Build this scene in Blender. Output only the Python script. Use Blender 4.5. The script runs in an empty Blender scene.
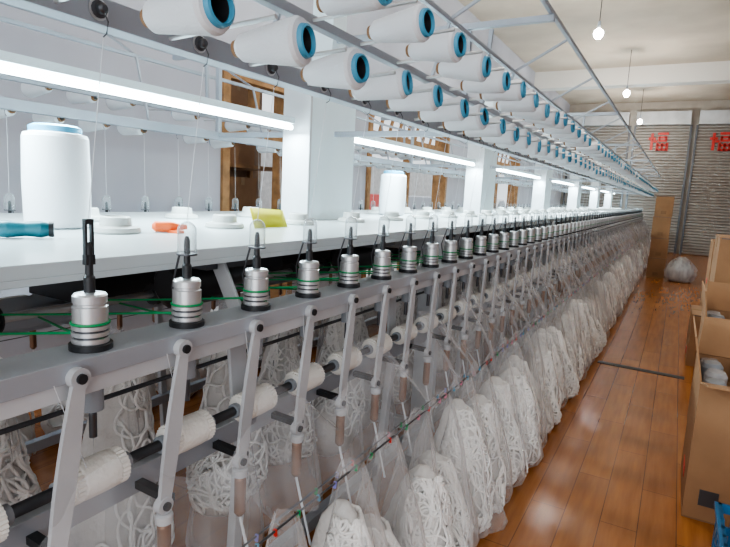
import bpy, math, random
from mathutils import Vector, Matrix
random.seed(7)
H=1.5
S=0.25          # station pitch
Y0=0.67         # first visible station
NST=74
# ------------------------------------------------------------------ materials
def mat(name,col,rough=.5,metal=0,bump=0,bscale=40,var=0,vscale=5,col2=None,spec=.5,emit=0):
    m=bpy.data.materials.new(name); m.use_nodes=True
    nt=m.node_tree; b=nt.nodes['Principled BSDF']
    b.inputs['Base Color'].default_value=(*col,1)
    b.inputs['Roughness'].default_value=rough
    b.inputs['Metallic'].default_value=metal
    b.inputs['Specular IOR Level'].default_value=spec
    tc=nt.nodes.new('ShaderNodeTexCoord')
    if var or col2:
        n=nt.nodes.new('ShaderNodeTexNoise'); n.inputs['Scale'].default_value=vscale; n.inputs['Detail'].default_value=4
        nt.links.new(tc.outputs['Object'],n.inputs['Vector'])
        r=nt.nodes.new('ShaderNodeValToRGB')
        c2=col2 or tuple(max(0,c*(1-var)) for c in col)
        r.color_ramp.elements[0].position=.35; r.color_ramp.elements[1].position=.65
        r.color_ramp.elements[0].color=(*c2,1); r.color_ramp.elements[1].color=(*col,1)
        nt.links.new(n.outputs['Fac'],r.inputs['Fac']); nt.links.new(r.outputs['Color'],b.inputs['Base Color'])
    if bump:
        n2=nt.nodes.new('ShaderNodeTexNoise'); n2.inputs['Scale'].default_value=bscale
        nt.links.new(tc.outputs['Object'],n2.inputs['Vector'])
        bp=nt.nodes.new('ShaderNodeBump'); bp.inputs['Strength'].default_value=bump; bp.inputs['Distance'].default_value=.01
        nt.links.new(n2.outputs['Fac'],bp.inputs['Height']); nt.links.new(bp.outputs['Normal'],b.inputs['Normal'])
    if emit:
        b.inputs['Emission Color'].default_value=(*col,1); b.inputs['Emission Strength'].default_value=emit
    return m
def transp(name,col,alpha,rough=.6,gloss=False,noise=0,nscale=30,edge=0):
    m=bpy.data.materials.new(name); m.use_nodes=True; nt=m.node_tree
    b=nt.nodes['Principled BSDF']; out=nt.nodes['Material Output']
    b.inputs['Base Color'].default_value=(*col,1); b.inputs['Roughness'].default_value=rough
    t=nt.nodes.new('ShaderNodeBsdfTransparent'); mx=nt.nodes.new('ShaderNodeMixShader')
    nt.links.new(t.outputs[0],mx.inputs[1]); nt.links.new(b.outputs[0],mx.inputs[2])
    nt.links.new(mx.outputs[0],out.inputs['Surface'])
    mx.inputs[0].default_value=alpha
    if gloss:
        lw=nt.nodes.new('ShaderNodeLayerWeight'); lw.inputs['Blend'].default_value=.35
        mr=nt.nodes.new('ShaderNodeMapRange'); mr.inputs['To Min'].default_value=alpha; mr.inputs['To Max'].default_value=.85
        nt.links.new(lw.outputs['Facing'],mr.inputs['Value']); nt.links.new(mr.outputs[0],mx.inputs[0])
    elif noise:
        tc=nt.nodes.new('ShaderNodeTexCoord'); n=nt.nodes.new('ShaderNodeTexNoise'); n.inputs['Scale'].default_value=nscale
        mp=nt.nodes.new('ShaderNodeMapping'); mp.inputs['Scale'].default_value=(1,1,.25)
        nt.links.new(tc.outputs['Object'],mp.inputs[0]); nt.links.new(mp.outputs[0],n.inputs['Vector'])
        mr=nt.nodes.new('ShaderNodeMapRange'); mr.inputs['From Min'].default_value=.3; mr.inputs['From Max'].default_value=.7
        mr.inputs['To Min'].default_value=alpha-noise; mr.inputs['To Max'].default_value=alpha+noise
        nt.links.new(n.outputs['Fac'],mr.inputs['Value'])
        if edge:
            lw=nt.nodes.new('ShaderNodeLayerWeight'); lw.inputs['Blend'].default_value=.3
            ma=nt.nodes.new('ShaderNodeMath'); ma.operation='MULTIPLY_ADD'; ma.inputs[1].default_value=edge; ma.use_clamp=True
            nt.links.new(lw.outputs['Facing'],ma.inputs[0]); nt.links.new(mr.outputs[0],ma.inputs[2]); nt.links.new(ma.outputs[0],mx.inputs[0])
        else: nt.links.new(mr.outputs[0],mx.inputs[0])
    return m
M_steel=mat('painted_steel',(.60,.62,.64),.42,.1,var=.2,vscale=3)
M_rail=mat('rail_paint',(.46,.50,.55),.38,.25,var=.22,vscale=2)
M_creel=mat('creel_paint',(.38,.42,.47),.45,.15,var=.15,vscale=3)
M_table=mat('table_top',(.64,.72,.74),.22,0,var=.10,vscale=2)
M_panel=mat('panel_white',(.76,.88,.92),.4,0,var=.04)
M_chrome=mat('machined_aluminium',(.64,.66,.67),.36,.8)
M_black=mat('black_plastic',(.02,.022,.025),.4)
M_dark=mat('dark_steel',(.10,.105,.115),.35,.7)
M_rubber=mat('roller_nylon',(.88,.86,.80),.6,bump=.3,bscale=120)
M_bronze=mat('bronze',(.28,.16,.10),.4,.5)
M_green=mat('green_cord',(.01,.32,.11),.5)
M_blue=mat('blue_plastic',(.08,.34,.52),.45)
M_grey=mat('grey_plastic',(.30,.33,.36),.45)
def yarn_mat():
    m=mat('white_yarn',(.72,.75,.78),.85)
    nt=m.node_tree; b=nt.nodes['Principled BSDF']; tc=nt.nodes.new('ShaderNodeTexCoord')
    n=nt.nodes.new('ShaderNodeTexNoise'); n.inputs['Scale'].default_value=160
    nt.links.new(tc.outputs['Object'],n.inputs['Vector'])
    bp=nt.nodes.new('ShaderNodeBump'); bp.inputs['Strength'].default_value=.25; bp.inputs['Distance'].default_value=.004
    nt.links.new(n.outputs['Fac'],bp.inputs['Height']); nt.links.new(bp.outputs['Normal'],b.inputs['Normal'])
    return m
M_yarn=yarn_mat()
M_cord=mat('cream_cord',(.97,.96,.93),.9)
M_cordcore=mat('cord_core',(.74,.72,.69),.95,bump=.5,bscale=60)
M_net=transp('net_mesh',(.88,.87,.86),.12,.8,noise=.09,nscale=14,edge=.36)
M_netsheet=transp('net_sheet',(.84,.84,.86),.12,.8,noise=.10,nscale=8,edge=.22)
M_glass=transp('clear_cap',(.50,.56,.58),.14,.1,gloss=True)
M_poly=transp('clear_polythene',(.80,.81,.82),.45,.25,noise=.2,nscale=9)
M_card=mat('cardboard',(.36,.20,.10),.8,var=.14,vscale=6,bump=.1,bscale=15)
M_card2=mat('cardboard_inner',(.27,.155,.08),.85,var=.1)
M_tape=mat('packing_tape',(.42,.28,.15),.25)
M_wood=mat('rough_timber',(.42,.23,.10),.7,var=.4,vscale=9)
M_red=mat('red_paint',(.62,.04,.03),.5)
M_yellow=mat('yellow_card',(.75,.72,.04),.5)
M_orange=mat('orange_plastic',(.85,.16,.04),.4)
M_teal=mat('teal_handle',(.01,.14,.18),.35)
M_led=mat('led_tube_glow',(.80,.95,1.0),.4,emit=18)
M_bulb=mat('bulb_glow',(1,.97,.92),.4,emit=60)
# ------------------------------------------------------------------ mesh builder
class MB:
    def __init__(s): s.v=[];s.f=[];s.m=[];s.sm=[];s.mats=[]
    def mi(s,m):
        if m not in s.mats: s.mats.append(m)
        return s.mats.index(m)
    def add(s,vs,fs,m,smooth=False):
        o=len(s.v); k=s.mi(m); s.v+= [tuple(v) for v in vs]
        for f in fs: s.f.append([i+o for i in f]); s.m.append(k); s.sm.append(smooth)
    def box(s,c,d,m,rot=None):
        c=Vector(c); h=[x/2 for x in d]
        vs=[Vector((sx*h[0],sy*h[1],sz*h[2])) for sx in(-1,1) for sy in(-1,1) for sz in(-1,1)]
        if rot is not None: vs=[rot@v for v in vs]
        vs=[v+c for v in vs]
        s.add(vs,[(0,1,3,2),(4,6,7,5),(0,4,5,1),(2,3,7,6),(0,2,6,4),(1,5,7,3)],m)
    def b2(s,x0,x1,y0,y1,z0,z1,m): s.box(((x0+x1)/2,(y0+y1)/2,(z0+z1)/2),(abs(x1-x0),abs(y1-y0),abs(z1-z0)),m)
    def beam(s,p0,p1,w,t,m,up=Vector((0,0,1))):
        p0=Vector(p0);p1=Vector(p1);d=(p1-p0);L=d.length;d.normalize()
        a=d.cross(up)
        if a.length<1e-4: a=d.cross(Vector((1,0,0)))
        a.normalize(); b=a.cross(d)
        R=Matrix((a,d,b)).transposed()
        s.box((p0+p1)/2,(w,L,t),m,R)
    def lathe(s,prof,o,ax,m,seg=20,caps=True,mats=None):
        o=Vector(o);ax=Vector(ax).normalized()
        a=ax.orthogonal().normalized();b=ax.cross(a)
        vs=[]
        for r,t in prof:
            for k in range(seg):
                an=2*math.pi*k/seg
                vs.append(o+ax*t+(a*math.cos(an)+b*math.sin(an))*r)
        for i in range(len(prof)-1):
            fs=[]
            mm=mats[i] if mats else m
            base=[vs[i*seg+k] for k in range(seg)]+[vs[(i+1)*seg+k] for k in range(seg)]
            fs=[(k,(k+1)%seg,seg+(k+1)%seg,seg+k) for k in range(seg)]
            s.add(base,fs,mm,True)
        if caps:
            s.add(vs[:seg],[tuple(reversed(range(seg)))],mats[0] if mats else m)
            s.add(vs[-seg:],[tuple(range(seg))],mats[-1] if mats else m)
    def cyl(s,p0,p1,r,m,seg=14,r1=None):
        p0=Vector(p0);p1=Vector(p1)
        s.lathe([(r,0),(r if r1 is None else r1,(p1-p0).length)],p0,p1-p0,m,seg)
    def tube(s,pts,r,m,seg=5):
        vs=[];n=len(pts);pts=[Vector(p) for p in pts]
        for i,p in enumerate(pts):
            d=pts[min(i+1,n-1)]-pts[max(i-1,0)]
            if d.length<1e-6:d=Vector((0,0,1))
            d.normalize(); a=d.cross(Vector((.31,.17,.93)))
            if a.length<1e-3:a=d.orthogonal()
            a.normalize();b=d.cross(a)
            for k in range(seg):
                an=2*math.pi*k/seg; vs.append(p+(a*math.cos(an)+b*math.sin(an))*r)
        fs=[(i*seg+k,i*seg+(k+1)%seg,(i+1)*seg+(k+1)%seg,(i+1)*seg+k) for i in range(n-1) for k in range(seg)]
        s.add(vs,fs,m,True)
    def obj(s,name,parent=None,bevel=0):
        me=bpy.data.meshes.new(name); me.from_pydata(s.v,[],s.f)
        for m in s.mats: me.materials.append(m)
        me.polygons.foreach_set('material_index',s.m); me.polygons.foreach_set('use_smooth',s.sm); me.update()
        o=bpy.data.objects.new(name,me); bpy.context.scene.collection.objects.link(o)
        if parent: o.parent=parent
        if bevel:
            bv=o.modifiers.new('Bevel','BEVEL'); bv.width=bevel; bv.segments=2; bv.limit_method='ANGLE'
        return o
def empty(name):
    e=bpy.data.objects.new(name,None); bpy.context.scene.collection.objects.link(e); return e
def arr(o,n,dy=S):
    a=o.modifiers.new('Array','ARRAY'); a.count=n; a.use_relative_offset=False; a.use_constant_offset=True
    a.constant_offset_displace=(0,dy,0)
def mirror_copy(o,name):
    c=o.copy(); c.name=name; bpy.context.scene.collection.objects.link(c); c.scale=(-1,1,1)
    c.location=(-3.7-o.location.x,o.location.y,o.location.z); c.parent=o.parent; return c
# ------------------------------------------------------------------ room
YF=20.5; XL=-3.7; XR=3.5; ZC=4.8
def floor_mat():
    m=bpy.data.materials.new('laminate_floor'); m.use_nodes=True; nt=m.node_tree; b=nt.nodes['Principled BSDF']
    tc=nt.nodes.new('ShaderNodeTexCoord'); mp=nt.nodes.new('ShaderNodeMapping'); mp.inputs['Rotation'].default_value=(0,0,math.radians(90))
    nt.links.new(tc.outputs['Object'],mp.inputs[0])
    br=nt.nodes.new('ShaderNodeTexBrick'); br.inputs['Scale'].default_value=1
    br.inputs['Brick Width'].default_value=.9; br.inputs['Row Height'].default_value=.16
    br.inputs['Mortar Size'].default_value=.002
    br.inputs['Color1'].default_value=(.46,.195,.06,1); br.inputs['Color2'].default_value=(.38,.15,.043,1)
    br.inputs['Mortar'].default_value=(.14,.06,.025,1)
    nt.links.new(mp.outputs[0],br.inputs['Vector'])
    mp2=nt.nodes.new('ShaderNodeMapping'); mp2.inputs['Scale'].default_value=(14,1.2,1)
    nt.links.new(tc.outputs['Object'],mp2.inputs[0])
    n=nt.nodes.new('ShaderNodeTexNoise'); n.inputs['Scale'].default_value=2; n.inputs['Detail'].default_value=5
    nt.links.new(mp2.outputs[0],n.inputs['Vector'])
    mx=nt.nodes.new('ShaderNodeMixRGB'); mx.blend_type='MULTIPLY'; mx.inputs[0].default_value=.55
    r=nt.nodes.new('ShaderNodeValToRGB'); r.color_ramp.elements[0].color=(.6,.5,.4,1); r.color_ramp.elements[1].color=(1.1,1.05,1,1)
    r.color_ramp.elements[0].position=.3; r.color_ramp.elements[1].position=.65
    nt.links.new(n.outputs['Fac'],r.inputs[0]); nt.links.new(br.outputs['Color'],mx.inputs[1]); nt.links.new(r.outputs[0],mx.inputs[2])
    nt.links.new(mx.outputs[0],b.inputs['Base Color'])
    b.inputs['Roughness'].default_value=.22; b.inputs['Specular IOR Level'].default_value=.45
    return m
mb=MB(); mb.b2(XL,XR,-3,YF,-.1,0,floor_mat()); mb.obj('floor')
M_ceil=mat('ceiling_concrete',(.62,.53,.43),.9,col2=(.50,.42,.34),vscale=.9,bump=.2,bscale=6)
M_wall=mat('wall_paint',(.53,.54,.60),.85,col2=(.44,.45,.51),vscale=.8,bump=.1,bscale=8)
mb=MB(); mb.b2(XL-.2,XR+.2,-3,YF+.2,ZC,ZC+.15,M_ceil); mb.obj('ceiling')
mb=MB(); mb.b2(XL,XR,15.2,15.6,ZC-.42,ZC,mat('beam_plaster',(.72,.70,.66),.85)); mb.obj('trim_1')
# left wall with openings
ops=[(3.8,4.9,2.55),(6.5,9.4,2.9),(11.2,14.4,2.9)]
mb=MB(); y=-3
for a,b_,zt in ops:
    mb.b2(XL-.2,XL,y,a,0,ZC,M_wall); mb.b2(XL-.2,XL,a,b_,zt,ZC,M_wall); y=b_
mb.b2(XL-.2,XL,y,YF,0,ZC,M_wall); mb.obj('wall_left')
mb=MB(); mb.b2(XR,XR+.2,-3,YF,0,ZC,M_wall); mb.obj('wall_right')
mb=MB(); mb.b2(XL-.2,XR+.2,YF,YF+.2,0,ZC,mat('back_wall_paint',(.50,.46,.41),.85,var=.1)); mb.obj('wall_back')
# timber framed openings
for k,(a,b_,zt) in enumerate(ops):
    mb=MB()
    mb.b2(XL-.22,XL+.03,a,a+.09,0,zt,M_wood); mb.b2(XL-.22,XL+.03,b_-.09,b_,0,zt,M_wood)
    mb.b2(XL-.22,XL+.03,a+.09,b_-.09,zt-.09,zt,M_wood)
    if k==0:
        mb.b2(XL-.15,XL-.05,a+.09,b_-.09,1.95,2.03,M_wood)
        mb.b2(XL-.15,XL-.05,a+.52,a+.58,2.03,2.46,M_wood)
    else:
        mb.b2(XL-.15,XL-.05,a+.09,b_-.09,2.25,2.33,M_wood)
        n=9
        for i in range(n):
            yy=a+.2+(b_-a-.5)*i/(n-1)
            mb.beam((XL-.1,yy,2.33),(XL-.1,yy+.22,zt-.09),.05,.03,M_wood,Vector((1,0,0)))
        mb.b2(XL-.15,XL-.05,(a+b_)/2-.04,(a+b_)/2+.04,0,2.25,M_wood)
    mb.obj('window_%d'%(k+1))
# store shelf behind first opening
mb=MB(); 
for yy in(3.4,4.6,5.9):
    for xx in(-5.2,-4.55): mb.b2(xx-.03,xx+.03,yy-.03,yy+.03,0,2.7,M_wood)
for zz in(.3,1.05,1.7,2.35): mb.b2(-5.25,-4.5,3.35,5.95,zz,zz+.04,M_wood)
mb.b2(-5.3,-5.26,3.0,6.2,0,2.9,mat('store_backing',(.30,.20,.13),.8,var=.3))
mb.obj('storage_shelf')
def closed_box(name,x0,x1,y0,y1,z0,z1,parent=None):
    mb=MB(); mb.b2(x0,x1,y0,y1,z0,z1,M_card)
    yc=(y0+y1)/2; xc=(x0+x1)/2
    mb.b2(x0-.002,x1+.002,yc-.03,yc+.03,z1-.09,z1+.002,M_tape)
    mb.b2(x0+.01,x1-.01,y0-.002,y0,z1-.012,z1-.006,M_dark)
    mb.b2(x0-.003,x0,y0+.01,y1-.01,z1-.004,z1+.001,M_card2)
    mb.b2(xc-.05,xc+.05,y0-.003,y0,z0+.05,z0+.12,M_card2)
    mb.b2(x0-.003,x0,yc-.06,yc+.06,z0+.06,z0+.12,M_red)
    return mb.obj(name,parent,bevel=.004)
for (yy,zz,hh,w) in [(3.6,1.742,.45,.5),(4.15,1.742,.5,.6),(4.8,1.742,.4,.5),(3.6,1.092,.5,.5),(4.2,1.092,.45,.5),(4.85,1.092,.5,.5),(3.7,2.392,.3,.6),(4.7,2.392,.28,.6)]:
    closed_box('cardboard_box',-5.15,-4.6,yy,yy+w,zz,zz+hh)
# outside
mb=MB(); mb.b2(-30,XL-.2,-3,45,-.12,-.02,mat('yard_concrete',(.55,.53,.50),.9,var=.15)); mb.obj('yard_ground')
mb=MB(); mb.b2(-16,-15.7,5,45,0,3.2,mat('yard_wall_paint',(.62,.60,.58),.9,var=.2)); mb.obj('yard_wall')
def car(loc,col,rz):
    mb=MB(); C=mat('car_paint',col,.25,.2); G=mat('car_glass',(.05,.07,.09),.1)
    prof=[(-2.1,.35),(-2.15,.75),(-1.9,.95),(-1.3,1.0),(-.7,1.42),(.7,1.45),(1.4,1.02),(2.05,.9),(2.15,.6),(2.1,.35)]
    n=len(prof); vs=[(-.85,p[0],p[1]) for p in prof]+[(.85,p[0],p[1]) for p in prof]
    mb.add(vs,[tuple(range(n)),tuple(reversed(range(n,2*n)))]+[(i,i+n,(i+1)%n+n,(i+1)%n) for i in range(n)],C)
    for sx in(-.86,.86):
        mb.add([(sx,-1.15,1.03),(sx,-.62,1.36),(sx,.62,1.38),(sx,1.2,1.04)],[(0,1,2,3)],G)
        for yy in(-1.35,1.35): mb.cyl((sx-.08,yy,.33),(sx+.08,yy,.33),.33,M_black,20)
    o=mb.obj('parked_car',bevel=.04); o.location=loc; o.rotation_euler=(0,0,rz)
car((-7.6,17.5,-.02),(.35,.36,.38),.2); car((-11,21,-.02),(.5,.04,.03),-.1); car((-8.5,27,-.02),(.8,.8,.8),.1)
# ---- far shutters
M_shut=mat('shutter_steel',(.36,.33,.30),.5,.3,var=.12,vscale=1)
def shutter(x0,x1):
    mb=MB(); z=0; n=44; hh=4.05/n; yb=YF-.06
    pts=[]
    for i in range(n):
        z0=i*hh
        pts+= [(yb,z0),(yb-.035,z0+hh*.3),(yb-.035,z0+hh*.7),(yb,z0+hh*.98)]
    vs=[(x0+.06,p[0],p[1]) for p in pts]+[(x1-.06,p[0],p[1]) for p in pts]; k=len(pts)
    mb.add(vs,[(i,i+k,i+1+k,i+1) for i in range(k-1)],M_shut)
    mb.b2(x0+.06,x1-.06,YF-.38,YF-.02,4.05,4.45,M_steel)
    mb.b2(x0,x0+.06,YF-.14,YF-.01,0,4.05,M_dark); mb.b2(x1-.06,x1,YF-.14,YF-.01,0,4.05,M_dark)
    mb.obj('roller_shutter')
for a,b_ in((-3.6,-1.7),(-1.6,.05),(.15,1.8),(1.9,3.4)): shutter(a,b_)
def red_sign(xc,zc):
    mb=MB(); y=YF-.13; q=.85
    for (dx,dz,w,h) in [(-.22,.22,.09,.16),(-.22,.1,.24,.09),(-.22,-.12,.09,.4),(-.1,.0,.14,.08),(.14,.28,.36,.09),(.14,.15,.28,.08),(.02,.11,.08,.14),(.25,.11,.08,.14),(.14,.03,.30,.08),(.14,-.14,.36,.08),(.14,-.31,.36,.08),(-.02,-.2,.09,.3),(.30,-.2,.09,.3),(.14,-.2,.08,.28)]:
        mb.b2(xc+(dx-w/2)*q,xc+(dx+w/2)*q,y,y+.02,zc+(dz-h/2)*q,zc+(dz+h/2)*q,M_red)
    mb.obj('red_wall_sign')
red_sign(-.85,3.55); red_sign(.85,3.55)
# ---- ceiling bulbs
for yy in(4.0,8.8,13.6,18.2):
    mb=MB(); x=-1.3; z=3.9
    mb.cyl((x,yy,ZC),(x,yy,z+.14),.006,M_black,6)
    mb.lathe([(.02,.16),(.024,.08),(.026,.05)],(x,yy,z),(0,0,1),M_grey,14)
    mb.lathe([(.001,-.085),(.035,-.075),(.06,-.045),(.07,0),(.055,.035),(.026,.06)],(x,yy,z),(0,0,1),M_bulb,18)
    o=mb.obj('pendant_bulb')
    l=bpy.data.lights.new('bulb_light','POINT'); l.energy=85; l.color=(1,.93,.84); l.shadow_soft_size=.06
    lo=bpy.data.objects.new('bulb_light',l); lo.location=(x,yy,z-.16); bpy.context.scene.collection.objects.link(lo); lo.parent=o
# ------------------------------------------------------------------ MACHINE
mach=empty('yarn_winding_machine')
YS=-.6; YE=19.2
mb=MB()
for sgn in(0,1):
    fx=lambda a: (-a if sgn==0 else -(3.7-a))
    def LB(a0,a1,z0,z1,m,y0=YS,y1=YE):
        x0,x1=sorted((fx(a0),fx(a1))); mb.b2(x0,x1,y0,y1,z0,z1,m)
    LB(.945,1.06,1.12,1.16,M_rail)            # spindle rail
    LB(.955,1.05,1.085,1.12,M_steel)
    LB(.985,1.035,1.785,1.835,M_creel)         # creel beam
    LB(.90,.93,1.93,1.955,M_creel)             # second creel rail
    LB(.885,.905,2.19,2.21,M_creel)
    LB(.605,.625,2.345,2.365,M_creel)
    LB(1.04,1.09,.765,.83,M_rail)             # lower beam
    LB(1.10,1.14,.18,.23,M_rail)
    mb.cyl((fx(1.0),YS,.885),(fx(1.0),YE,.885),.013,M_dark,12)
    mb.cyl((fx(1.10),YS,1.00),(fx(1.10),YE,1.00),.006,M_dark,8)
    mb.cyl((fx(1.48),YS,1.13),(fx(1.48),YE,1.13),.012,M_chrome,12)
    mb.cyl((fx(.72),YS,.72),(fx(.72),YE,.72),.0035,M_dark,6)
    mb.cyl((fx(.80),YS,.66),(fx(.80),YE,.66),.003,M_dark,6)
mb.b2(-2.6,-1.10,YS,YE,1.295,1.325,M_table)
mb.b2(-1.13,-1.10,YS,YE,1.28,1.295,M_table); mb.b2(-2.6,-2.57,YS,YE,1.28,1.295,M_table)
mb.b2(-1.95,-1.75,YS,YE,1.02,1.08,M_rail)
mb.obj('frame_rails',mach,bevel=.004)
# posts, panels, arms, legs
posts=[-.3+3*k for k in range(7)]
mb=MB()
for y in posts:
    mb.b2(-1.93,-1.77,y-.22,y+.25,1.325,2.09,M_panel)
    mb.b2(-1.94,-1.76,y-.235,y-.215,1.325,2.1,M_steel)
    mb.b2(-1.92,-1.78,y-.02,y+.12,2.09,2.75,M_panel)
    for s_ in(0,1):
        fx=lambda a: (-a if s_==0 else -(3.7-a))
        x0,x1=sorted((fx(.6),fx(1.85)))
        mb.b2(x0,x1,y+.02,y+.05,2.315,2.345,M_creel)
        mb.beam((fx(1.01),y+.04,1.83),(fx(1.01),y+.04,2.31),.03,.03,M_creel)
        mb.beam((fx(.915),y+.04,1.96),(fx(.895),y+.04,2.31),.02,.02,M_creel)
        x0,x1=sorted((fx(.9),fx(1.8)))
        mb.b2(x0,x1,y+.02,y+.05,1.80,1.83,M_creel)
        # floor legs
        mb.beam((fx(1.12),y+.03,0.03),(fx(1.12),y+.03,1.29),.05,.12,M_steel,Vector((1,0,0)))
        x0,x1=sorted((fx(1.05),fx(1.22))); mb.b2(x0,x1,y-.07,y+.13,0,.03,M_dark)
    mb.b2(-2.58,-1.12,y,y+.05,.18,.24,M_steel); mb.b2(-2.58,-1.12,y,y+.05,1.2,1.29,M_steel)
yy=.2
while yy<YE:
    for s_ in(0,1):
        fx=lambda a: (-a if s_==0 else -(3.7-a))
        mb.beam((fx(1.075),yy,.80),(fx(1.075),yy-.03,1.10),.012,.07,M_steel,Vector((0,1,0)))
        mb.beam((fx(1.08),yy,1.10),(fx(1.18),yy,1.28),.05,.012,M_steel,Vector((0,1,0)))
        mb.beam((fx(.62),yy,2.355),(fx(.895),yy,2.205),.014,.012,M_creel,Vector((0,1,0)))
        mb.beam((fx(.895),yy,2.205),(fx(1.01),yy,1.81),.014,.012,M_creel,Vector((0,1,0)))
        mb.beam((fx(1.12),yy,.0),(fx(1.065),yy,.80),.03,.04,M_steel,Vector((0,1,0)))
    yy+=1.0
mb.obj('posts_and_arms',mach,bevel=.003)
# LED light run along the centre line
mb=MB(); mt=MB()
for i in range(len(posts)):
    a=posts[i]+.28; b_=(posts[i+1]-.28) if i+1<len(posts) else YE
    mb.b2(-1.875,-1.825,a,b_,1.835,1.865,M_panel)
    mt.cyl((-1.85,a,1.817),(-1.85,b_,1.817),.014,M_led,10)
    l=bpy.data.lights.new('led_strip','AREA'); l.shape='RECTANGLE'; l.size=.06; l.size_y=b_-a; l.energy=50; l.color=(.74,.93,1.0)
    lo=bpy.data.objects.new('led_strip_light',l); lo.location=(-1.85,(a+b_)/2,1.79); lo.parent=mach
    bpy.context.scene.collection.objects.link(lo)
mb.obj('led_housing',mach); mt.obj('led_tube',mach)
# station part
def station(first):
    mb=MB()
    prof=[(.041,0),(.041,.012),(.035,.014)]; mats=[M_black,M_black]
    t=.014
    for k in range(3):
        prof+=[(.0355,t+.002),(.0355,t+.010),(.032,t+.0105),(.032,t+.013)]; t+=.013
        mats+=[M_chrome,M_chrome,M_chrome,M_dark]
    prof+=[(.0335,t+.002),(.0335,t+.034),(.030,t+.036),(.030,t+.040),(.0325,t+.042),(.0325,t+.056),(.029,t+.060),(.012,t+.062)]; mats+=[M_chrome]*8
    mb.lathe(prof,(-1.0,0,1.16),(0,0,1),M_chrome,24,True,mats)
    mb.lathe([(.011,0),(.011,.03),(.008,.035),(.007,.09),(.004,.1)],(-1.0,0,1.275),(0,0,1),M_black,12)
    # bearing under rail, pivot, swinging lever
    mb.cyl((-1.0,0,1.085),(-1.0,0,1.03),.022,M_grey,14)
    mb.lathe([(.008,0),(.008,.05),(.006,.06)],(-1.0,0,.97),(0,0,1),M_dark,10)
    ya,yb=-.07,-.13; za,zb=1.13,.78
    A=Vector((-.935,ya,za));B=Vector((-.93,yb,zb))
    n=8; vs=[];
    for k in range(n+1):
        t=k/n; p=A.lerp(B,t); w=.012+.007*math.sin(t*math.pi)+.003*t
        vs+=[p+Vector((.005,-w,0)),p+Vector((.005,w,0)),p+Vector((-.005,w,0)),p+Vector((-.005,-w,0))]
    fs=[]
    for k in range(n):
        for j in range(4): fs.append((k*4+j,k*4+(j+1)%4,(k+1)*4+(j+1)%4,(k+1)*4+j))
    fs+=[(3,2,1,0),(n*4,n*4+1,n*4+2,n*4+3)]
    mb.add(vs,fs,M_steel)
    for P,r in((A,.020),(B,.020)):
        mb.cyl(P+Vector((-.012,0,0)),P+Vector((.008,0,0)),r,M_steel,18)
        mb.cyl(P+Vector((.008,0,0)),P+Vector((.014,0,0)),.010,M_black,12)
    mb.cyl(A+Vector((-.04,0,0)),A,.010,M_dark,10)
    # cross stay to lower beam
    mb.beam((-1.07,yb+.02,.79),(-.93,yb+.02,.785),.022,.018,M_black)
    # collar / bronze tube / yarn tube
    q=(-.93,yb,0)
    mb.lathe([(.014,0),(.020,.004),(.020,.022),(.014,.026)],(q[0],q[1],.736),(0,0,1),M_steel,16)
    mb.lathe([(.008,0),(.0155,.01),(.0155,.105),(.013,.112)],(q[0],q[1],.625),(0,0,1),M_bronze,14)
    mb.cyl((q[0],q[1],.625),(q[0]+.05,q[1]+.02,.40),.004,M_yarn,6)
    # nylon feed roller with ribbed rim
    seg=26
    def gear(y0,y1,r,dr):
        vs=[];N=seg*2
        for yy in(y0,y1):
            for k in range(N):
                rr=r+(dr if (k%2)==0 else 0); an=2*math.pi*k/N
                vs.append((-1.0+rr*math.cos(an),yy,.885+rr*math.sin(an)))
        fs=[(k,(k+1)%N,N+(k+1)%N,N+k) for k in range(N)]+[tuple(range(N)),tuple(reversed(range(N,2*N)))]
        mb.add(vs,fs,M_rubber)
    gear(-.060,-.042,.037,.003); gear(.042,.060,.037,.003)
    mb.lathe([(.037,0),(.040,.004),(.041,.02),(.041,.064),(.040,.08),(.037,.084)],(-1.0,-.042,.885),(0,1,0),M_rubber,26)
    mb.lathe([(.026,0),(.034,.004),(.034,.010)],(-1.0,-.070,.885),(0,1,0),M_rubber,20)
    mb.cyl((-1.0,.060,.885),(-1.0,.080,.885),.02,M_grey,14)
    mb.cyl((-1.0,-.085,.885),(-1.0,-.060,.885),.02,M_grey,14)
    # creel pegs and bolts
    mb.lathe([(.016,0),(.016,.006),(.010,.008),(.010,.018),(.006,.022)],(-.985,.02,1.81),(1,0,0),M_dark,14)
    mb.lathe([(.020,0),(.020,.003)],(-.984,.02,1.81),(1,0,0),M_chrome,16)
    mb.cyl((-1.0,-.06,1.80),(-.70,-.06,1.816),.005,M_chrome,8)
    mb.cyl((-.92,.09,1.94),(-.60,.09,1.955),.005,M_chrome,8)
    # eyelet wires
    mb.tube([(-.97,.02,1.81),(-.955,.02,1.785),(-.96,.02,1.765),(-.97,.02,1.76)],.0014,M_dark,5)
    # running threads
    mb.cyl((-.97,.02,1.76),(-1.0,0,1.41),.0008,M_yarn,4)
    mb.cyl((-.93,-.12,1.13),(-.98,-.03,.92),.0008,M_yarn,4)
    # green drive cord back to line shaft pulley
    mb.tube([(-1.035,0,1.185),(-1.25,-.10,1.165),(-1.48,-.20,1.145)],.0032,M_green,5)
    mb.tube([(-.965,0,1.185),(-1.2,.07,1.15),(-1.48,.17,1.118)],.0032,M_green,5)
    mb.lathe([(.0375,.052),(.0375,.056)],(-1.0,0,1.16),(0,0,1),M_green,20)
    mb.lathe([(.036,0),(.036,.006),(.026,.008),(.026,.018),(.036,.02),(.036,.026)],(-1.48,-.21,1.13),(0,1,0),M_black,18)
    return mb
o=station(0).obj('spindle_station',mach); o.location=(0,Y0-4*S,0); arr(o,NST+4)
mirror_copy(o,'spindle_station_rear')
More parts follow.
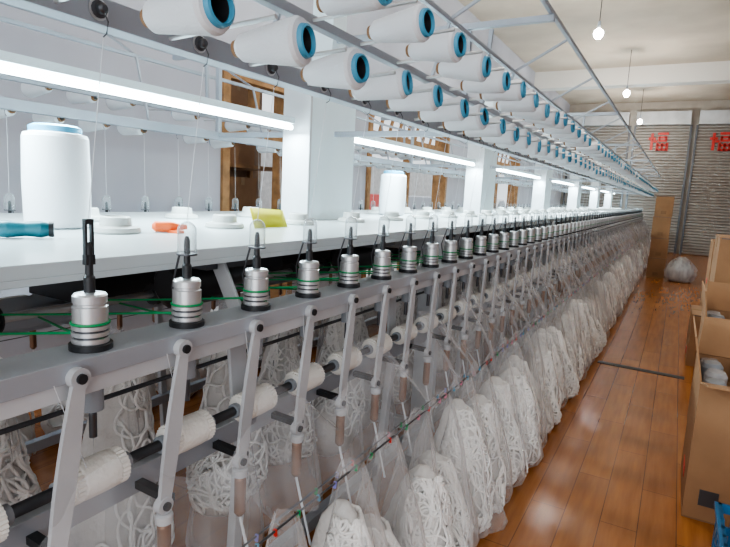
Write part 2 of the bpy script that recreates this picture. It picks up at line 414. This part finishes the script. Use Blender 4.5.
# clear caps (second station on)
mb=MB()
pr=[(.022,0),(.022,.055)]+[(.022*math.cos(t*math.pi/10),.055+.022*math.sin(t*math.pi/10)) for t in range(1,5)]+[(.0015,.077)]
mb.lathe(pr,(-1.0,0,1.333),(0,0,1),M_glass,20,False)
mb.lathe([(.024,0),(.024,.004)],(-1.0,0,1.33),(0,0,1),M_dark,18)
mb.tube([(-1.035,0,1.17),(-1.05,0,1.25),(-1.024,0,1.333)],.003,M_dark,6)
o=mb.obj('clear_spindle_cap',mach); o.location=(0,Y0+S,0); arr(o,NST-1); c=mirror_copy(o,'clear_spindle_cap_rear')
mb=MB(); mb.box((-1.0,-.007,1.378),(.008,.005,.07),M_black); mb.box((-1.0,.007,1.378),(.008,.005,.07),M_black); mb.box((-1.0,0,1.34),(.012,.02,.02),M_black); mb.box((-1,0,1.415),(.01,.018,.01),M_black)
o=mb.obj('bare_spindle_fork',mach); o.location=(0,Y0,0)
# caps on the table
mb=MB()
mb.lathe([(.075,0),(.078,.006),(.074,.018),(.050,.024),(.046,.05),(.040,.054),(.036,.045)],(-1.6,0,1.3255),(0,0,1),mat('ivory_plastic',(.52,.54,.52),.4),28)
o=mb.obj('table_yarn_cup',mach); o.location=(0,1.17,0); arr(o,36,.5)
c=o.copy(); bpy.context.scene.collection.objects.link(c); c.name='table_yarn_cup_rear'; c.location=(-.5,1.4,0)
# motors under table
mb=MB()
mb.lathe([(.05,0),(.075,.02),(.075,.2),(.06,.23),(.02,.24)],(-1.32,-.12,1.19),(0,1,0),M_black,20)
mb.b2(-1.45,-1.17,-.1,.12,1.25,1.294,M_dark); mb.cyl((-1.32,.12,1.19),(-1.32,.2,1.19),.035,M_dark,16)
mb.b2(-1.9,-1.6,-.2,.4,1.1,1.28,M_black)
o=mb.obj('drive_motor',mach); o.location=(0,1.25,0); arr(o,18,1.0)
# clips on the bag wire
mb=MB(); cl=[M_red,M_blue,M_green,mat('pink_clip',(.7,.25,.35),.5),mat('lilac_clip',(.25,.25,.6),.5)]
y=.2
while y<YE:
    m=random.choice(cl); mb.box((-.72,y,.715),(.008,.005,.018),m,Matrix.Rotation(random.uniform(-.5,.5),3,'X')); 
    if random.random()<.5: mb.box((-.80,y+.03,.655),(.008,.005,.018),random.choice(cl))
    y+=random.uniform(.06,.13)
mb.obj('bag_clips',mach)
# ------------------------------------------------------------------ yarn cones on creel
def cone(mb,big,small,R=.047,r=.030):
    big=Vector(big);small=Vector(small);ax=(big-small);L=ax.length
    prof=[(.012,-.012),(.018,-.010),(.020,0),(r-.008,.003),(r,.012),(R,L-.012),(R-.004,L-.003),(.036,L),(.034,L+.010),(.029,L+.012),(.027,L+.002),(.020,L-.03),(.004,L-.05)]
    mats=[M_card2,M_card2,M_yarn,M_yarn,M_yarn,M_yarn,M_yarn,M_blue,M_blue,M_blue,M_black,M_black]
    mb.lathe(prof,small,ax,M_yarn,26,False,mats)
mb=MB()
for i in range(-2,NST):
    y=.74+S*i
    if y>YE-.2: break
    j=lambda s=.012: random.uniform(-s,s)
    cone(mb,(-.735,y+j(),1.812+j()),(-.90,y+j(),1.80+j(.004)),.048+j(.006))
    y2=.90+S*i
    if random.random()<.93 and y2<YE-.1: cone(mb,(-.634,y2+j(),1.952+j()),(-.80,y2+j(),1.942+j()),.046+j(.007))
ob=mb.obj('yarn_cones')
mb=MB()
for i in range(-2,NST-2):
    y=.74+S*i; j=lambda s=.008: random.uniform(-s,s)
    for big,sm in(((-2.978,1.803),(-2.795,1.80)),((-3.076,1.955),(-2.89,1.945))):
        if random.random()<.85: cone(mb,(big[0],y+j(),big[1]+j()),(sm[0],y+j(),sm[1]+j()))
mb.obj('yarn_cones')
def spool(x,y,s=1):
    mb=MB()
    mb.lathe([(.085,0),(.100,.006),(.102,.02),(.104,.16),(.100,.30),(.095,.312),(.082,.315),(.080,.317),(.080,.335),(.066,.342),(.05,.340),(.048,.32)],(x,y,1.3255),(0,0,1),M_yarn,40,True,
      [M_yarn]*6+[M_yarn,M_blue,M_blue,M_grey,M_blue])
    mb.obj('yarn_spool')
spool(-1.85,1.13); spool(-1.97,3.9)
# ------------------------------------------------------------------ net bags of cord
def kprof(t,tall):
    if tall: # sack shaped: widest low down, long taper upward
        k=1-.74*max(0,(t-.15)/.85)**1.35
        if t<.15: k=.82+.18*math.sin(t/.15*math.pi/2)
        return k
    return max(.08,math.sin((t*.9+.07)*math.pi)**.55)
def pile(mb,cx,cy,z0,zt,rx,ry,n,strand=.006,ml=M_cord,tall=True,near=True):
    seg=18;rings=11;vs=[];ph=random.uniform(0,6);lx=random.uniform(-.03,.03);ly=random.uniform(-.05,.05)
    def P(t,an,f):
        k=kprof(t,tall)*f*(1+.10*math.sin(3*an+ph+4*t)+.07*math.sin(5*an-ph+9*t))
        return (cx+lx*t+rx*k*math.cos(an),cy+ly*t+ry*k*math.sin(an),max(.008,z0+(zt-z0)*t))
    for i in range(rings+1):
        for q in range(seg): vs.append(P(i/rings,2*math.pi*q/seg,(.88 if i<rings else .4)+random.uniform(-.04,.04)))
    fs=[(i*seg+q,i*seg+(q+1)%seg,(i+1)*seg+(q+1)%seg,(i+1)*seg+q) for i in range(rings) for q in range(seg)]
    fs+=[tuple(reversed(range(seg))),tuple(range(rings*seg,(rings+1)*seg))]
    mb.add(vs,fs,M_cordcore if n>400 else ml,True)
    # crimped cord in soft meandering folds
    pts=[];an=random.uniform(-1.4,1.4);t=.5;head=random.uniform(0,6.28)
    stepz=.013/(zt-z0)
    if not near or n<400: stepz*=2.2
    turn=0
    for i in range(n):
        turn=.7*turn+random.uniform(-.42,.42)
        head+=turn
        dz=math.sin(head)*1.25;da=math.cos(head)*.8
        t+=stepz*dz; an+=da*stepz*(zt-z0)/max(.05,rx*kprof(max(0,min(1,t)),tall)*.85)
        if t>.95: t=.95;head=-abs(math.sin(head))-1
        if t<.03: t=.03;head=abs(math.sin(head))+1
        if i%45==44:
            an+=random.uniform(-.6,.6); t+=random.uniform(-.12,.12); t=max(.03,min(.95,t))
        if near:
            if an>1.9: an=1.9;head=math.pi-head
            if an<-1.9: an=-1.9;head=math.pi-head
        pts.append(P(t,an,.96+.045*math.sin(i*.37)))
    mb.tube(pts,strand,ml,5)
bags=empty('net_yarn_bags')
ys=MB(); nets=MB()
def netbag(nets,cx,cy,zt,sx=1,R=.21):
    seg=30;rings=16;vs=[];p1=random.uniform(0,6);p2=random.uniform(0,6);sc=random.uniform(.86,1.04);ly=random.uniform(-.04,.04)
    bl=random.uniform(.7,1.0)
    for i in range(rings+1):
        t=i/rings
        k=.16+.88*(t**bl) if t<.88 else (.16+.88*(.88**bl))*(1-((t-.88)/.12)**2*.35)
        for q in range(seg):
            an=2*math.pi*q/seg
            f=sc*k*(1+.11*math.sin(5*an+p1+3*t)+.09*math.sin(9*an+p2-2*t)*(1-.5*t)+.03*math.sin(14*t+p2))
            vs.append((cx+sx*(.02+ .02*t)+R*f*math.cos(an),cy+ly*t+R*.69*f*math.sin(an),max(.006,zt*(1-t))))
    fs=[(i*seg+q,i*seg+(q+1)%seg,(i+1)*seg+(q+1)%seg,(i+1)*seg+q) for i in range(rings) for q in range(seg)]
    nets.add(vs,fs,M_net,True)
for i in range(-2,NST):
    y=Y0+.10+S*i+random.uniform(-.04,.04)
    if y>YE-.2: break
    near=y<7
    netbag(nets,-.76,y,.72)
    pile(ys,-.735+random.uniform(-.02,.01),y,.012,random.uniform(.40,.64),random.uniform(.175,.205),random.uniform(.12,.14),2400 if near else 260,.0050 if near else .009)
for i in range(-2,44):
    y=Y0+.40*i+random.uniform(-.06,.06)
    zb=random.uniform(.12,.34)
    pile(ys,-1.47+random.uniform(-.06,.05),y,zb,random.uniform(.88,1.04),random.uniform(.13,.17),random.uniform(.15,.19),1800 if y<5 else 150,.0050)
    if y<6: netbag(nets,-1.45,y,1.06,R=.19)
for i in range(0,45):
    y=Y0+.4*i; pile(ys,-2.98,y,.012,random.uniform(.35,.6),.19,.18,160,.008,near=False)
ys.obj('knitted_cord',bags); nets.obj('net_sacks',bags)
# gathered net curtain from feed line to wire
mb=MB(); ny=int((YE-.2)/.03); nr=7; vs=[]
for j in range(ny+1):
    y=.1+.03*j
    for r in range(nr+1):
        t=r/nr; x=-(.72+.17*t**1.3)+.018*math.sin(y*25+2*t)+.010*math.sin(y*61+t)
        z=.72+ (.17+.07*math.sin(y*12.5)+min(.14,max(0,(y-1.3)*.06)))*t + .008*math.sin(y*40)
        vs.append((x,y,z))
fs=[(j*(nr+1)+r,(j+1)*(nr+1)+r,(j+1)*(nr+1)+r+1,j*(nr+1)+r+1) for j in range(ny) for r in range(nr)]
mb.add(vs,fs,M_netsheet,True); mb.obj('net_curtain',bags)
# ------------------------------------------------------------------ small items on table
TZ=1.3255
mb=MB(); d=Vector((.55,.83,0)).normalized()
p=Vector((-1.60,.80,TZ+.025))
mb.lathe([(.012,0),(.022,.008),(.024,.03),(.020,.07),(.024,.11),(.017,.135),(.011,.14)],p,d,M_teal,16)
mb.cyl(p-d*.05,p,.006,M_chrome,8); mb.lathe([(.022,0),(.022,.012)],p+d*.128,d,M_black,14)
mb.obj('screwdriver')
mb=MB(); mb.lathe([(.008,0),(.018,.01),(.019,.06),(.012,.09),(.008,.115)],(-1.56,1.28,TZ+.0195),(.6,.8,0),M_orange,14); mb.box((-1.50,1.33,TZ+.005),(.05,.03,.01),M_orange); mb.obj('orange_marker')
mb=MB(); vs=[]
for k in range(9):
    t=k/8; vs+=[(-1.50-.015*math.sin(t*3),1.74+.22*t,TZ+.001),( -1.53-.015*math.sin(t*3),1.74+.22*t,TZ+.085-.012*t)]
mb.add(vs,[(2*k,2*k+2,2*k+3,2*k+1) for k in range(8)],M_yellow,True)
o=mb.obj('yellow_card'); sd=o.modifiers.new('Solid','SOLIDIFY'); sd.thickness=.002
# ------------------------------------------------------------------ cartons
def open_box(x0,x1,y0,y1,h,flap=.2,fill=True,ang=(20,60,35,75)):
    mb=MB(); t=.008
    mb.b2(x0,x1,y0,y1,0,t,M_card2)
    mb.b2(x0,x0+t,y0,y1,t,h,M_card); mb.b2(x1-t,x1,y0,y1,t,h,M_card)
    mb.b2(x0+t,x1-t,y0,y0+t,t,h,M_card); mb.b2(x0+t,x1-t,y1-t,y1,t,h,M_card)
    def fl(c0,c1,out,a):
        a=math.radians(a); c0=Vector(c0);c1=Vector(c1);out=Vector(out)
        d=(out*math.sin(a)+Vector((0,0,1))*math.cos(a))*flap; nrm=d.cross(c1-c0).normalized()*t
        e=(c1-c0)*.03
        vs=[c0,c1,c1+d-e,c0+d+e]; vs+=[v-nrm for v in vs]
        mb.add(vs,[(0,1,2,3),(7,6,5,4),(0,4,5,1),(1,5,6,2),(2,6,7,3),(3,7,4,0)],M_card)
    fl((x0,y0,h),(x0,y1,h),(-1,0,0),ang[0]); fl((x1,y1,h),(x1,y0,h),(1,0,0),ang[1])
    fl((x1,y0,h),(x0,y0,h),(0,-1,0),ang[2]); fl((x0,y1,h),(x1,y1,h),(0,1,0),ang[3])
    # print on sides
    mb.b2(x0-.002,x0,(y0+y1)/2-.08,(y0+y1)/2+.08,.10,.16,M_red)
    mb.b2(x0+.06,x0+.14,y0-.002,y0,.08,.16,M_dark)
    if fill:
        n=4
        for i in range(n):
            for j in range(n):
                cx=x0+.07+(x1-x0-.14)*i/(n-1); cy=y0+.07+(y1-y0-.14)*j/(n-1)
                mb.lathe([(.03,0),(.05,.01),(.052,.1),(.04,.12),(.02,.122)],(cx,cy,h-.12+random.uniform(-.02,.02)),(random.uniform(-.1,.1),random.uniform(-.1,.1),1),M_poly if (i+j)%2 else M_grey,14)
        mb.b2(x0+t,x1-t,y0+t,y1-t,h-.18,h-.13,M_card2)
    mb.obj('cardboard_box')
open_box(.18,.78,2.98,3.6,.68,.22,ang=(12,70,78,25))
open_box(.22,.85,3.9,4.5,.80,.2,ang=(8,60,70,20))
closed_box('cardboard_box',.27,.85,4.9,5.5,0,.62); closed_box('cardboard_box',.29,.86,4.92,5.5,.622,1.29)
closed_box('cardboard_box',.22,.8,6.0,6.6,0,.5)
closed_box('cardboard_box',.34,.9,7.0,7.6,0,.6); closed_box('cardboard_box',.36,.9,7.0,7.6,.602,1.15)
for k,(zz,hh) in enumerate([(0,.42),(.422,.42),(.844,.44),(1.286,.42)]):
    closed_box('cardboard_box',-.46+.012*(k%2),-.13+.01*(k%2),13.0,13.5,zz,zz+hh)
# clear bag
mb=MB(); seg=22; rings=10
for m_,s_ in((M_cord,.85),(M_poly,1)):
    vs=[]
    for i in range(rings+1):
        t=i/rings; k=(math.sin((.25+.72*t)*math.pi))**.7
        for q in range(seg):
            an=2*math.pi*q/seg; f=s_*k*(1+.1*math.sin(4*an+3*t)+random.uniform(-.06,.06))
            vs.append((.16+.27*f*math.cos(an),12.8+.27*f*math.sin(an),.01+(.5*s_)*t))
    fs=[(i*seg+q,i*seg+(q+1)%seg,(i+1)*seg+(q+1)%seg,(i+1)*seg+q) for i in range(rings) for q in range(seg)]+[tuple(reversed(range(seg)))]
    mb.add(vs,fs,M_grey if s_<1 else m_,True)
mb.obj('plastic_bag')
# blue crate
mb=MB(); M_crate=mat('crate_plastic',(.02,.14,.30),.4)
x0,x1,y0,y1,hz=.26,.66,1.92,2.42,.38
mb.b2(x0,x1,y0,y1,0,.012,M_crate)
for zz in(.02,.10,.18,.26,.345):
    hh=.03 if zz<.3 else .035
    mb.b2(x0,x0+.012,y0,y1,zz,zz+hh,M_crate); mb.b2(x1-.012,x1,y0,y1,zz,zz+hh,M_crate)
    mb.b2(x0,x1,y0,y0+.012,zz,zz+hh,M_crate); mb.b2(x0,x1,y1-.012,y1,zz,zz+hh,M_crate)
for k in range(9):
    yy=y0+(y1-y0-.02)*k/8; mb.b2(x0,x0+.014,yy,yy+.02,0,.38,M_crate); mb.b2(x1-.014,x1,yy,yy+.02,0,.38,M_crate)
    xx=x0+(x1-x0-.02)*k/8; mb.b2(xx,xx+.02,y0,y0+.014,0,.38,M_crate); mb.b2(xx,xx+.02,y1-.014,y1,0,.38,M_crate)
mb.b2(x0-.012,x1+.012,y0-.012,y0+.012,.365,.38,M_crate); mb.b2(x0-.012,x0+.012,y0,y1,.365,.38,M_crate)
mb.obj('plastic_crate')
mb=MB(); mb.box((-.15,5.53,.0025),(.72,.08,.005),M_black,Matrix.Rotation(-.06,3,'Z')); mb.obj('floor_tape')  # strip of black tape across the aisle floor
# ------------------------------------------------------------------ light
w=bpy.data.worlds.new('World'); bpy.context.scene.world=w; w.use_nodes=True
bg=w.node_tree.nodes['Background']; bg.inputs[0].default_value=(.88,.94,1,1); bg.inputs[1].default_value=1.25
# daylight from the open shop front behind the viewer
l=bpy.data.lights.new('shopfront_daylight','AREA'); l.shape='RECTANGLE'; l.size=6.5; l.size_y=3.8; l.energy=140; l.color=(.95,.97,1)
lo=bpy.data.objects.new('shopfront_daylight',l); lo.location=(0,-2.9,2.3); lo.rotation_euler=(math.radians(90),0,0); bpy.context.scene.collection.objects.link(lo)
try:
    bpy.context.scene.view_settings.look='AgX - Medium High Contrast'
    bpy.context.scene.view_settings.exposure=.1
except Exception as e: print(e)
# ------------------------------------------------------------------ camera
th=math.atan(.5598); ph=math.atan(.1494); ro=.05
F=Vector((-math.sin(th)*math.cos(ph),math.cos(th)*math.cos(ph),-math.sin(ph)))
R0=Vector((math.cos(th),math.sin(th),0)); U0=R0.cross(F)
R=R0*math.cos(ro)+U0*math.sin(ro); U=U0*math.cos(ro)-R0*math.sin(ro)
cam=bpy.data.cameras.new('camera'); co=bpy.data.objects.new('camera',cam); bpy.context.scene.collection.objects.link(co)
mw=Matrix((R,U,-F)).transposed().to_4x4(); mw.translation=Vector((0,0,H)); co.matrix_world=mw
cam.sensor_width=36; cam.lens=550/730*36; cam.clip_start=.05; cam.clip_end=200
bpy.context.scene.camera=co
